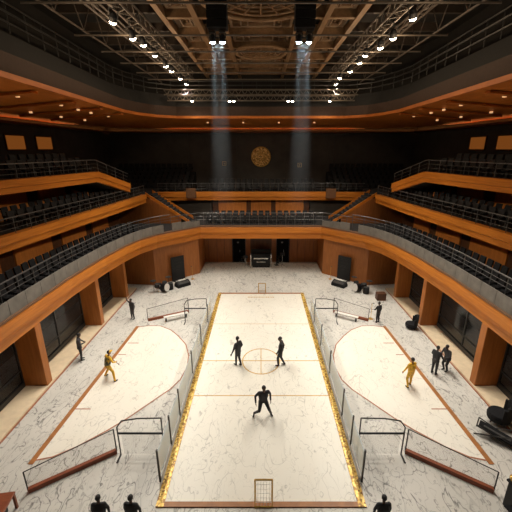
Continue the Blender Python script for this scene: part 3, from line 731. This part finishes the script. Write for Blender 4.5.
for sx in (-1, 1):
    k = 0
    ys = [10.4, 12.2, 13.96, 17.3, 20.4, 23.55, 25.5]
    for a, b in zip(ys, ys[1:]):
        k += 1; h = 1.5; x = sx*4.12
        e = empty('rink_glass_board', (x, a, 0))
        tag(e, 'clear glass board beside %s gold strip, %s from the near end' % (SIDE[sx], ORD[k]), 'glass board', 'glass boards along the court')
        MB().box((0, (b-a)/2+.05, .82), (.03, b-a-.2, 1.35)).build('glass_panel', 'boardglass', e)
        MB().tube((0, .06, 0), (0, .06, 1.65), .045).build('post', 'iron', e)
        MB().box((0, (b-a)/2+.05, .09), (.08, b-a-.2, .14)).build('kick_plate', 'white', e)
    for y, nm, dep in ((23.84, 'far', 25.5), (11.75, 'near', 11.9)):
        e = empty('gate_frame', (sx*(4.98 if nm == 'far' else 5.28), y, 0)); tag(e, 'open dark tube gate with mid rail at %s end of %s rink' % (nm, SIDE[sx]), 'gate', 'tube gates by the rinks')
        m = MB()
        xi, xo = -sx*(.78 if nm == 'far' else 1.0), sx*.95
        m.tube((xi, 0, 0), (xi, 0, 2.0), .03); m.path([(xi, 0, 2.0), (0, 0, 1.98), (xo*.75, 0, 1.85), (xo, 0, 1.5), (xo, 0, 0)], .03)
        m.tube((xo, 0, .02), (xo, -.45, .02), .04)
        m.build('tube_frame', 'iron', e)
        MB().tube((xi, 0, 1.18), (xo, 0, 1.18), .045).build('mid_rail', 'black', e)
        MB().box(((xi+xo)/2, 0, .6), (1.65, .012, 1.1)).build('net', 'net', e)
        # low fence with a red-brown foot board
        tip = V((sx*(9.2 if nm == 'near' else 8.9 if sx < 0 else 8.45), y+(.15 if nm == 'far' else -1.75), 0)); end = V((sx*(6.0 if nm == 'far' else 6.45), y+(1.65 if nm == 'far' else .1), 0)); c = tip
        e = empty('barrier_fence', tip); tag(e, 'low wire fence with red-brown foot board at %s end of %s rink' % (nm, SIDE[sx]), 'fence', 'low fences by the rinks')
        d = end-tip; ang = math.atan2(d.y, d.x)
        MB().box(d/2+V((0, 0, .1)), (d.length, .16, .2), ang).build('foot_board', 'redwood', e)
        MB().tube((0, 0, .1), (0, 0, 1.05), .025).build('post', 'iron', e); MB().tube(d+V((0, 0, .1)), d+V((0, 0, 1.3)), .03).build('post', 'iron', e)
        MB().tube((0, 0, 1.05), d+V((0, 0, 1.3)), .02).build('top_wire', 'iron', e)
        MB().poly3([(0, 0, .2), d+V((0, 0, .2)), d+V((0, 0, 1.28)), V((0, 0, 1.03))], [V((0, .01, .2)), d+V((0, .01, .2)), d+V((0, .01, 1.28)), V((0, .01, 1.03))]).build('net', 'net', e)
        if nm == 'far':
            b0 = V((sx*7.6, y+.05, 0)); e = empty('low_bench', b0, ang); tag(e, 'long low white bench before the far fence of %s rink' % SIDE[sx], 'bench')
            L2 = 1.9
            MB().box((L2/2*(1 if sx < 0 else 1), 0, .36), (L2, .3, .06)).build('bench_top', 'white', e)
            for x in (.15, L2-.15): MB().box((x, 0, .165), (.08, .26, .33)).build('leg', 'iron', e)

# ------------------------------------------------------------------ equipment along the back
e = empty('equipment_console', (0, 36.9, 0)); tag(e, 'wide black console with silver strip standing between the black doorways', 'console')
MB().box((0, 0, .75), (2.1, .7, 1.1)).build('cabinet', 'black', e, bevel=.04)
MB().box((0, .15, 1.4), (2.3, .7, .2)).box((0, .35, 1.75), (2.2, .2, .5)).build('top_shelf', 'blackmat', e, bevel=.03)
MB().box((0, -.37, 1.08), (1.6, .03, .12)).box((0, -.37, .68), (1.0, .03, .06)).build('silver_strip', 'chrome', e)
for x in (-1.15, 1.15):
    MB().tube((x, -.3, 0), (x, -.3, 1.5), .06).tube((x, .3, 0), (x, .3, 1.5), .05).tube((x, -.3, 1.1), (x, .3, 1.1), .03).build('side_stand', 'chrome', e)
MB().box((0, 0, .1), (2.0, .6, .2)).build('plinth', 'blackmat', e)
def mic_stand(x, y, label, h=1.3):
    e = empty('music_stand', (x, y, 0)); tag(e, label, 'music stand', 'stands around the console')
    for k in range(3):
        a = k*2*PI/3; MB().tube((0, 0, .25), (.3*math.cos(a), .3*math.sin(a), .02), .018, n=5).build('leg', 'iron', e)
    MB().tube((0, 0, .2), (0, 0, h), .02, n=6).build('pole', 'chrome', e)
    MB().box((0, -.05, h), (.5, .04, .34), Matrix.Rotation(-.4, 3, 'X').to_quaternion()).build('tray', 'blackmat', e)
mic_stand(-1.75, 36.9, 'thin stand at the left of the black console', 1.2)
mic_stand(2.45, 37.0, 'thin stand right of the console before the black doorway', 1.5)
def folding_chair(x, y, rz, label):
    e = empty('folding_chair', (x, y, 0), rz); tag(e, label, 'chair', 'chairs beside the console')
    MB().box((0, 0, .45), (.42, .42, .05)).build('seat', 'blackmat', e, bevel=.01)
    MB().box((0, -.21, .8), (.42, .04, .28)).build('backrest', 'blackmat', e, bevel=.01)
    for sx in (-1, 1):
        MB().tube((sx*.2, -.21, 0), (sx*.2, -.21, .94), .015, n=6).build('leg', 'chrome', e)
        MB().tube((sx*.2, .2, 0), (sx*.2, .2, .43), .015, n=6).build('leg', 'chrome', e)
folding_chair(1.75, 36.2, .5, 'dark folding chair standing just right of the black console')
folding_chair(2.2, 37.9, PI, 'dark folding chair against the right black doorway')
folding_chair(-2.2, 37.6, 2.6, 'dark folding chair beside the left black doorway')
for sx in (-1, 1):
    side = SIDE[sx]
    # black display board leaning on the corner wall
    a = .735 if sx < 0 else -.735
    e = empty('display_board', (sx*8.45, 32.6, 0), a); tag(e, 'tall black display board against the %s corner wall' % side, 'display board', 'display boards')
    MB().box((0, 0, 1.35), (1.45, .08, 2.5)).build('panel', 'black', e, bevel=.01)
    m = MB()
    for i, (z, w) in enumerate(((2.35, .9), (2.2, .7), (1.9, .8), (1.6, .5), (1.45, .7), (1.2, .4))): m.box((random.uniform(-.1, .1), -.045, z), (w, .012, .035))
    m.build('faint_lettering', 'bandgrey', e)
    for x in (-.5, .5): MB().box((x, 0, .05), (.1, .5, .1)).build('foot', 'iron', e)
    # wedge monitor in front
    e = empty('stage_monitor', (sx*7.75, 31.2, 0), a); tag(e, 'low black wedge monitor lying before the %s display board' % side, 'speaker', 'wedge monitors')
    lo = [(-.7, -.4, 0), (-.7, .4, 0), (-.7, .4, .25), (-.7, .1, .55), (-.7, -.4, .3)]
    MB().poly3(lo, [(.7, b, c) for _, b, c in lo]).build('cabinet', 'blackmat', e, bevel=.03)
    MB().box((0, .12, .58), (.8, .25, .06)).build('cloth', 'white', e, bevel=.02)
    MB().box((0, -.2, .43), (1.1, .34, .02), Matrix.Rotation(.46, 3, 'X').to_quaternion()).build('grille', 'iron', e)
    # drum kit heap
    e = empty('drum_kit', (sx*9.35, 29.9, 0), a); tag(e, 'dark drum kit with white bass drum head by %s corner' % side, 'drum kit', 'drum kits')
    def drum(c, r, h, ax, nm, mat='black'):
        d = V(ax).normalized(); d0 = V(c)-d*h/2; d1 = V(c)+d*h/2
        p = MB().tube(d0, d1, r, n=20).build(nm, mat, e)
        MB().tube(d1, d1+d*.02, r*.95, n=20).build('drum_head', 'white' if nm == 'bass_drum' else 'bandgrey', p)
    drum((sx*-.1+.3*0, -.25, .42), .4, .5, (-sx*.5, -1, .15), 'bass_drum')
    drum((-.45, .2, .62), .24, .3, (0, -.2, 1), 'tom_drum'); drum((.35, .25, .62), .24, .3, (0, -.2, 1), 'tom_drum')
    drum((.75, -.1, .32), .27, .6, (0, 0, 1), 'floor_drum')
    for x in (-.75, .8):
        MB().tube((x, .3, 0), (x, .3, 1.15), .018, n=6).build('cymbal_stand', 'iron', e)
        MB().lathe((x, .3, 1.15), [(.28, 0), (.1, .03), (.02, .06)], 18).build('cymbal', 'iron', e)
    MB().lathe((0, .75, 0), [(.05, 0), (.05, .42), (.22, .44), (.22, .54)], 14).build('stool', 'blackmat', e)
def mic(x, y, label):
    e = empty('microphone_stand', (x, y, 0)); tag(e, label, 'microphone stand')
    MB().lathe((0, 0, 0), [(.18, 0), (.18, .03), (.03, .05)], 14).build('base', 'gold', e); MB().tube((0, 0, .03), (0, 0, 1.35), .018, n=6).build('pole', 'gold', e)
    MB().tube((0, 0, 1.35), (0, -.3, 1.5), .014, n=6).ball((0, -.34, 1.52), .05, 1).build('microphone', 'iron', e)
mic(-7.1, 33.0, 'thin gold microphone stand right of left display board'); mic(7.2, 33.0, 'thin gold microphone stand left of right display board')
mic(8.75, 24.35, 'thin microphone stand beside the man at the right far fence')
MB_case = MB().box((10.75, 28.0, .35), (.8, .6, .66)).build('equipment_case', 'wood_dark', bevel=.03); MB_case.location = (0, 0, -.02)
tag(MB_case, 'low dark case by the wall right of right drum kit', 'case')
# foreground pieces along the right edge
def armchair(name, loc, rz, label, k=1.0):
    e = empty(name, loc, rz); e.scale = (k, k, k); tag(e, label, 'chair')
    MB().lathe((0, 0, 0), [(.38, .1), (.44, .16), (.46, .34), (.42, .46)], 20).build('seat', 'fabric', e, bevel=.03)
    m = MB()
    n = 9
    for i in range(n):
        a0 = PI*(1.08+.84*i/n); a1 = PI*(1.08+.84*(i+1)/n)
        lo = [(.46*math.cos(t), .46*math.sin(t), .3) for t in (a0, a1)]+[(.36*math.cos(t), .36*math.sin(t), .3) for t in (a1, a0)]
        hh = .55+.35*math.sin(PI*(i+.5)/n)
        m.poly3(lo, [(p[0]*1.08, p[1]*1.08, .3+hh) for p in lo])
    m.build('backrest', 'blackmat', e)
    for i in range(4):
        a = PI/4+i*PI/2; MB().tube((.28*math.cos(a), .28*math.sin(a), .12), (.36*math.cos(a), .36*math.sin(a), 0), .03, n=8).build('leg', 'iron', e)
armchair('tub_chair', (11.35, 22.9, 0), 1.3, 'round black tub chair beside the right wall pillar', .95)
armchair('lounge_chair', (11.7, 13.55, 0.14), .9, 'large black round-backed chair on ledge at the right edge', 1.15)
e = empty('folded_stroller', (11.0, 12.6, 0), -.7); tag(e, 'dark folded chair frame with pale stripe lying before the round-backed chair', 'folding frame')
MB().box((0, 0, .32), (1.5, .5, .1), Matrix.Rotation(.18, 3, 'Y').to_quaternion()).build('seat_sling', 'fabric', e, bevel=.03)
MB().box((0, -.1, .41), (1.1, .1, .03), Matrix.Rotation(.18, 3, 'Y').to_quaternion()).build('pale_stripe', 'steel', e)
for y in (-.3, .3):
    MB().tube((-.85, y, .02), (.8, y, .7), .03, n=6).tube((-.8, y, .55), (.8, y, .03), .03, n=6).build('side_frame', 'iron', e)
MB().tube((-.8, -.3, .55), (-.8, .3, .55), .03, n=6).tube((.8, -.3, .7), (.8, .3, .7), .03, n=6).build('cross_bar', 'iron', e)
e = empty('equipment_cabinet', (9.95, 9.25, 0), .25); tag(e, 'black cabinet with gold corner knob at bottom right edge', 'cabinet')
MB().box((0, 0, .6), (1.3, .9, 1.16)).build('body', 'black', e, bevel=.04)
MB().box((0, 0, 1.22), (1.4, 1.0, .08)).build('top', 'blackmat', e, bevel=.02)
MB().box((-.2, -.47, .6), (.7, .04, .95)).build('door', 'blackmat', e)
MB().lathe((-.58, .38, 1.26), [(.05, 0), (.04, .06), (.1, .1), (.1, .2), (.03, .26)], 14).build('knob', 'gold', e)
MB().box((-.75, -.1, .35), (.5, .5, .06), Matrix.Rotation(.35, 3, 'Y').to_quaternion()).build('flap', 'blackmat', e)
e = empty('side_table', (-9.62, 8.9, 0), .15); tag(e, 'red-brown wooden table with dark side at bottom left corner', 'table')
MB().box((0, 0, .72), (1.0, 1.0, .08)).build('table_top', 'redwood', e, bevel=.015)
MB().box((-.12, -.05, .36), (.62, .8, .66)).build('cabinet', 'black', e)
for x, y in ((.44, .44), (-.44, .44), (.44, -.44), (-.44, -.44)): MB().box((x, y, .34), (.08, .08, .68)).build('leg', 'redwood', e)

# ------------------------------------------------------------------ people
def person(label, loc, rz, P, top='suit', bottom='suit', skin='skindark', hands='skindark', extra=None, stick=None, k=1.0):
    """joints in metres, local x right, y forward, z up"""
    J = dict(pel=(0, 0, .93), che=(0, .0, 1.25), nek=(0, .0, 1.47), hed=(0, .03, 1.63),
             shL=(-.19, 0, 1.41), elL=(-.25, -.02, 1.13), wrL=(-.26, .08, .88), shR=(.19, 0, 1.41), elR=(.25, -.02, 1.13), wrR=(.26, .08, .88),
             hiL=(-.095, 0, .9), knL=(-.10, .03, .49), anL=(-.11, 0, .08), hiR=(.095, 0, .9), knR=(.10, .03, .49), anR=(.11, 0, .08), fdL=(0, 1, 0), fdR=(0, 1, 0))
    J.update(P); J = {a: V(b) for a, b in J.items()}
    segs = []                      # (p, q, r0, r1, material slot)
    def sg(p, q, r0, r1, m): segs.append((V(p), V(q), r0, r1, m))
    lean = (J['nek']-J['pel']).normalized(); ac = (J['shR']-J['shL']).normalized()
    for t in (-1, -.5, 0, .5, 1):
        sg(J['pel']+ac*.07*t, J['che']+ac*.105*t, .095, .105, 0); sg(J['che']+ac*.105*t, J['nek']-lean*.09+ac*.10*t, .105, .075, 0)
        sg(J['pel']+ac*.075*t-lean*.07, J['pel']+ac*.07*t, .10, .098, 1)
    sg(J['nek']-lean*.08, J['hed']-V((0, .01, .04)), .056, .052, 2)
    for s in 'LR':
        sg(J['nek']-lean*.09, J['sh'+s], .06, .062, 0)
        sg(J['sh'+s], J['el'+s], .058, .043, 0); sg(J['el'+s], J['wr'+s], .043, .032, 0)
        sg(J['pel'], J['hi'+s], .1, .095, 1); sg(J['hi'+s], J['kn'+s], .09, .06, 1); sg(J['kn'+s], J['an'+s], .062, .043, 1)
        f = J['fd'+s].normalized(); a = J['an'+s]
        dn = V((0, 0, -.04)); sg(a+dn*.4-f*.03, a+dn+f*.04, .042, .042, 3); sg(a+dn+f*.04, a+dn+f*.15, .04, .032, 3)
        # hand: palm, four fingers and a thumb, slightly curled
        d = (J['wr'+s]-J['el'+s]).normalized(); sd = V((-1 if s == 'L' else 1, 0, 0)); n = (sd-d*sd.dot(d))
        n = n.normalized() if n.length > .1 else d.orthogonal().normalized()
        w = d.cross(n).normalized(); w = w if w.y >= 0 else -w   # across the palm, thumb side forward
        pm = J['wr'+s]+d*.085
        for t in (-.028, 0, .028): sg(J['wr'+s]+w*t*.6, pm+w*t, .018, .016, 2)
        for i, ln_ in enumerate((.068, .078, .072, .056)):
            b = pm+w*(.033-.022*i); c = b+(d*.9-n*.25)*ln_*.55; e_ = c+(d*.65-n*.75)*ln_*.5
            sg(b, c, .010, .0095, 2); sg(c, e_, .0095, .008, 2)
        b = J['wr'+s]+d*.03+w*.03; c = b+(d*.6+w*.7-n*.2)*.045; sg(b, c, .013, .011, 2); sg(c, c+(d*.9-n*.4)*.03, .011, .009, 2)
    segs = [(p, q, r0*(1.14 if m < 2 else 1), r1*(1.14 if m < 2 else 1), m) for p, q, r0, r1, m in segs]
    mb = MB()
    for p, q, r0, r1, m in segs:
        mb.tube(p, q, r0, r1, n=10); mb.ball(p, r0*1.0, 1); mb.ball(q, r1*1.0, 1)
    # head: cranium, jaw, nose, brow, ears, lips
    h = J['hed']; yaw = P.get('_yaw', 0); R = Matrix.Rotation(yaw, 3, 'Z'); H = lambda c: h+R @ V(c)
    mb.ball(H((0, -.005, .03)), .1, 2, (.80, .98, 1.0)); mb.ball(H((0, .03, -.045)), .07, 2, (.85, .95, 1.05))
    mb.ball(H((0, .055, -.085)), .032, 1); mb.tube(H((0, .088, .02)), H((0, .112, -.018)), .011, .016, 8); mb.ball(H((0, .108, -.02)), .016, 1)
    mb.tube(H((-.035, .083, .032)), H((.035, .083, .032)), .013, n=8)
    mb.tube(H((-.02, .088, -.055)), H((.02, .088, -.055)), .009, n=6)
    for sx in (-1, 1): mb.ball(H((sx*.083, -.005, .0)), .03, 1, (.35, .7, 1))
    bmesh.ops.recalc_face_normals(mb.b, faces=mb.b.faces)
    me = bpy.data.meshes.new('person_tmp'); mb.b.to_mesh(me); mb.b.free()
    tmp = bpy.data.objects.new('person_tmp', me); COL.objects.link(tmp)
    rm = tmp.modifiers.new('r', 'REMESH'); rm.mode = 'VOXEL'; rm.voxel_size = .0105; rm.use_smooth_shade = True
    sm = tmp.modifiers.new('s', 'SMOOTH'); sm.factor = .5; sm.iterations = 3
    dg = bpy.context.evaluated_depsgraph_get(); ev = tmp.evaluated_get(dg)
    body = bpy.data.meshes.new_from_object(ev); bpy.data.objects.remove(tmp); bpy.data.meshes.remove(me)
    for p in body.polygons: p.use_smooth = True
    body.materials.clear()
    for m in (top, bottom, skin, 'shoe'): body.materials.append(M[m])
    sl = [(p, q-p, max(1e-9, (q-p).length_squared), r0, r1, m) for p, q, r0, r1, m in segs]
    neckz = J['nek']+lean*.0
    for p in body.polygons:
        c = p.center; best = 9; bm_ = 0
        if (c-h).length < .15: bm_ = 2
        else:
            for a, d, l2, r0, r1, m in sl:
                t = max(0, min(1, (c-a).dot(d)/l2)); dd = (c-a-d*t).length-(r0+(r1-r0)*t)
                if dd < best: best = dd; bm_ = m
        p.material_index = bm_
    e = bpy.data.objects.new('person', body); COL.objects.link(e); e.location = loc; e.rotation_euler = (0, 0, rz); e.scale = (k, k, k)
    tag(e, label, 'person')
    hm = MB(); hm.ball(H((0, -.018, .045)), .106, 2, (.86, .98, .98))
    bmesh.ops.bisect_plane(hm.b, geom=hm.b.verts[:]+hm.b.edges[:]+hm.b.faces[:], plane_co=H((0, .02, .01)), plane_no=R @ V((0, -.75, .55)), clear_inner=True)
    hm.build('hair', 'hair', e, smooth=True)
    # eyes
    em = MB()
    for sx in (-1, 1): em.ball(H((sx*.034, .08, .012)), .012, 1)
    em.build('eyes', 'black', e)
    # clothing edges as children
    for f in (extra or []): f(J, e)
    if stick:
        MB().tube(stick[0], stick[1], .016, n=8).tube(stick[1], stick[2], .022, n=8).build('held_stick', 'wood_dark', e)
    return e
def belt(J, e):
    c = J['pel']+(J['nek']-J['pel']).normalized()*.03
    m = MB(); n = 24
    A = [(c.x+.178*math.cos(2*PI*i/n), c.y+.112*math.sin(2*PI*i/n), c.z-.02) for i in range(n)]
    m.poly3(A, [(a, b, z+.045) for a, b, z in A]); m.build('belt', 'black', e)
def jacket_hem(J, e):
    c = J['pel']; m = MB(); n = 24
    A = [(c.x+.19*math.cos(2*PI*i/n), c.y+.135*math.sin(2*PI*i/n), c.z-.14) for i in range(n)]
    B = [(c.x+.175*math.cos(2*PI*i/n), c.y+.115*math.sin(2*PI*i/n), c.z+.10) for i in range(n)]
    m.poly3(A, B); m.build('jacket_hem', 'suit2', e, smooth=True)
def cap(mat):
    def f(J, e):
        h = J['hed']; m = MB(); m.ball(h+V((0, -.005, .05)), .112, 2, (.86, 1, .8)); m.tube(h+V((0, .06, .06)), h+V((0, .17, .045)), .055, .04, 10); m.build('cap', mat, e, smooth=True)
    return f
def vest(mat):
    def f(J, e):
        c0, c1 = J['pel'], J['nek']; d = (c1-c0); m = MB(); n = 20; rings = []
        for t, a, b in ((.08, .20, .15), (.35, .205, .155), (.65, .225, .165), (.86, .20, .14)):
            c = c0+d*t; rings.append([m.b.verts.new((c.x+a*math.cos(2*PI*i/n), c.y+b*math.sin(2*PI*i/n), c.z)) for i in range(n)])
        for A, B in zip(rings, rings[1:]):
            for i in range(n): m.b.faces.new((A[i], A[(i+1) % n], B[(i+1) % n], B[i]))
        m.b.faces.new(rings[0][::-1]); m.b.faces.new(rings[-1]); m.build('padded_vest', mat, e, smooth=True)
    return f
Z0 = .02
# three players on the central court
person('person in black suit on court, standing left of the center circle', (-1.42, 18.2, Z0), .9,
       dict(elL=(-.36, -.02, 1.16), wrL=(-.44, .05, .92), elR=(.30, -.03, 1.15), wrR=(.30, .10, .92), knL=(-.05, .10, .5), anL=(-.06, .10, .085), knR=(.08, .0, .49), anR=(.09, -.12, .085), hed=(.02, .05, 1.63)), extra=[belt], k=1.16)
person('person in black suit on court, standing right of the center circle', (1.22, 18.2, Z0), 1.35,
       dict(elL=(-.26, .05, 1.14), wrL=(-.24, .14, .93), elR=(.24, -.12, 1.14), wrR=(.24, -.08, .89), knL=(-.09, .14, .5), anL=(-.09, .10, .085), knR=(.09, .0, .48), anR=(.09, -.20, .10), hed=(0, .06, 1.63)), extra=[belt], k=1.16)
person('person in black running with arms bent, nearest on the central court', (0.1, 13.98, Z0), PI+.25,
       dict(pel=(0, 0, .88), che=(0, .06, 1.2), nek=(0, .11, 1.41), hed=(0, .16, 1.57), shL=(-.2, .09, 1.35), shR=(.2, .09, 1.35), elL=(-.33, -.04, 1.10), wrL=(-.30, .14, .92), elR=(.33, -.04, 1.10), wrR=(.34, .08, .86),
            hiL=(-.10, 0, .85), hiR=(.10, 0, .85), knL=(-.22, .16, .49), anL=(-.36, -.02, .085), knR=(.20, .16, .48), anR=(.36, -.16, .12), fdR=(.4, .8, -.1), fdL=(-.3, 1, 0)), extra=[belt], k=1.16)
# golden players on the side rinks
person('person in golden yellow clothes and dark patterned vest, striding on left rink', (-8.95, 16.95, .012), -.7,
       dict(pel=(0, 0, .86), che=(0, .07, 1.17), nek=(0, .13, 1.37), hed=(0, .19, 1.52), shL=(-.2, .11, 1.32), shR=(.2, .11, 1.32), elL=(-.40, .12, 1.12), wrL=(-.28, .32, .98), elR=(.40, .14, 1.12), wrR=(.24, .36, .96),
            hiL=(-.10, 0, .83), hiR=(.10, 0, .83), knL=(-.24, .12, .46), anL=(-.36, -.05, .085), knR=(.24, .14, .46), anR=(.48, .06, .085)), 'goldsuit', 'goldsuit', 'skin', extra=[vest('camo'), cap('goldsuit')],
       stick=((-.36, .30, 1.04), (.40, .40, .90), (.46, .41, .86)), k=1.1)
person('person dressed all in golden yellow, standing on right rink', (8.45, 16.25, .012), .35,
       dict(elL=(-.36, .02, 1.18), wrL=(-.40, .12, .95), elR=(.28, .1, 1.14), wrR=(.18, .28, 1.08), knL=(-.12, .08, .5), anL=(-.16, -.08, .085), knR=(.12, .06, .49), anR=(.14, .08, .085)), 'goldsuit', 'goldsuit', 'skin', extra=[vest('goldsuit'), belt], k=1.08)
# people along the walls
person('person in dark clothes standing by the dark window on left side wall', (-11.55, 18.85, 0), -1.1,
       dict(elL=(-.3, .08, 1.15), wrL=(-.14, .25, 1.08), elR=(.3, .08, 1.15), wrR=(.12, .27, 1.12), hed=(0, .08, 1.62)), 'suit2', 'suit', extra=[jacket_hem], k=1.1)
person('person in grey-black with one arm raised, standing by second pillar on left', (-10.2, 24.35, 0), PI-.4,
       dict(elR=(.36, .05, 1.56), wrR=(.30, .14, 1.80), elL=(-.27, 0, 1.14)), 'suit2', 'suit2', extra=[belt])
person('person in black standing at the far fence of right rink', (9.1, 23.75, 0), .5, dict(elL=(-.3, .08, 1.15), wrL=(-.2, .28, 1.05)), extra=[jacket_hem])
person('person in long dark jacket, left one of the pair by right wall', (10.4, 17.4, 0), -1.0, dict(elR=(.34, .02, 1.16), wrR=(.42, .16, 1.0), elL=(-.28, .06, 1.15), wrL=(-.16, .26, 1.05)), extra=[jacket_hem], k=1.1)
person('person in dark jacket, right one of the pair beside the pillar', (11.3, 17.75, 0), 1.9,
       dict(pel=(0, -.02, .86), che=(0, .06, 1.17), nek=(0, .13, 1.38), hed=(0, .19, 1.53), shL=(-.19, .11, 1.32), shR=(.19, .11, 1.32), elL=(-.27, .16, 1.06), wrL=(-.18, .36, .98), elR=(.27, .16, 1.06), wrR=(.16, .36, .98), hiL=(-.095, 0, .83), hiR=(.095, 0, .83), knL=(-.12, .14, .46), knR=(.12, .14, .46)), 'suit2', 'suit', extra=[jacket_hem], k=1.1)
# three backs of heads at the bottom edge
for lb, x, rz in (('person in black at bottom edge, left one of a pair', -5.55, .1), ('person in black at bottom edge, right one of a pair', -4.45, -.1), ('person in black alone at the bottom edge, right of center', 4.2, .05)):
    person(lb, (x, 8.5, 0), rz, dict(elL=(-.27, .05, 1.14), elR=(.27, .05, 1.14), hed=(0, .05, 1.63)), extra=[jacket_hem])

# ------------------------------------------------------------------ lights, world, camera
W = bpy.data.worlds.new('world'); S.world = W; W.use_nodes = True
W.node_tree.nodes['Background'].inputs['Color'].default_value = (.02, .018, .016, 1); W.node_tree.nodes['Background'].inputs['Strength'].default_value = 1
cam = bpy.data.cameras.new('camera'); co = bpy.data.objects.new('camera', cam); COL.objects.link(co)
co.location = (0, 0, 13); co.rotation_euler = (PI/2-math.atan(108/340), 0, 0)
cam.sensor_width = 36; cam.lens = 340/512*36; cam.shift_x = -5/512; cam.clip_end = 200
S.camera = co
S.view_settings.view_transform = 'Standard'; S.view_settings.look = 'None'; S.view_settings.gamma = 1; S.view_settings.use_curve_mapping = False
S.view_settings.exposure = 0
S.cycles.use_denoising = True
S.cycles.max_bounces = 8; S.cycles.diffuse_bounces = 5; S.cycles.transparent_max_bounces = 16
S.cycles.sample_clamp_indirect = 6
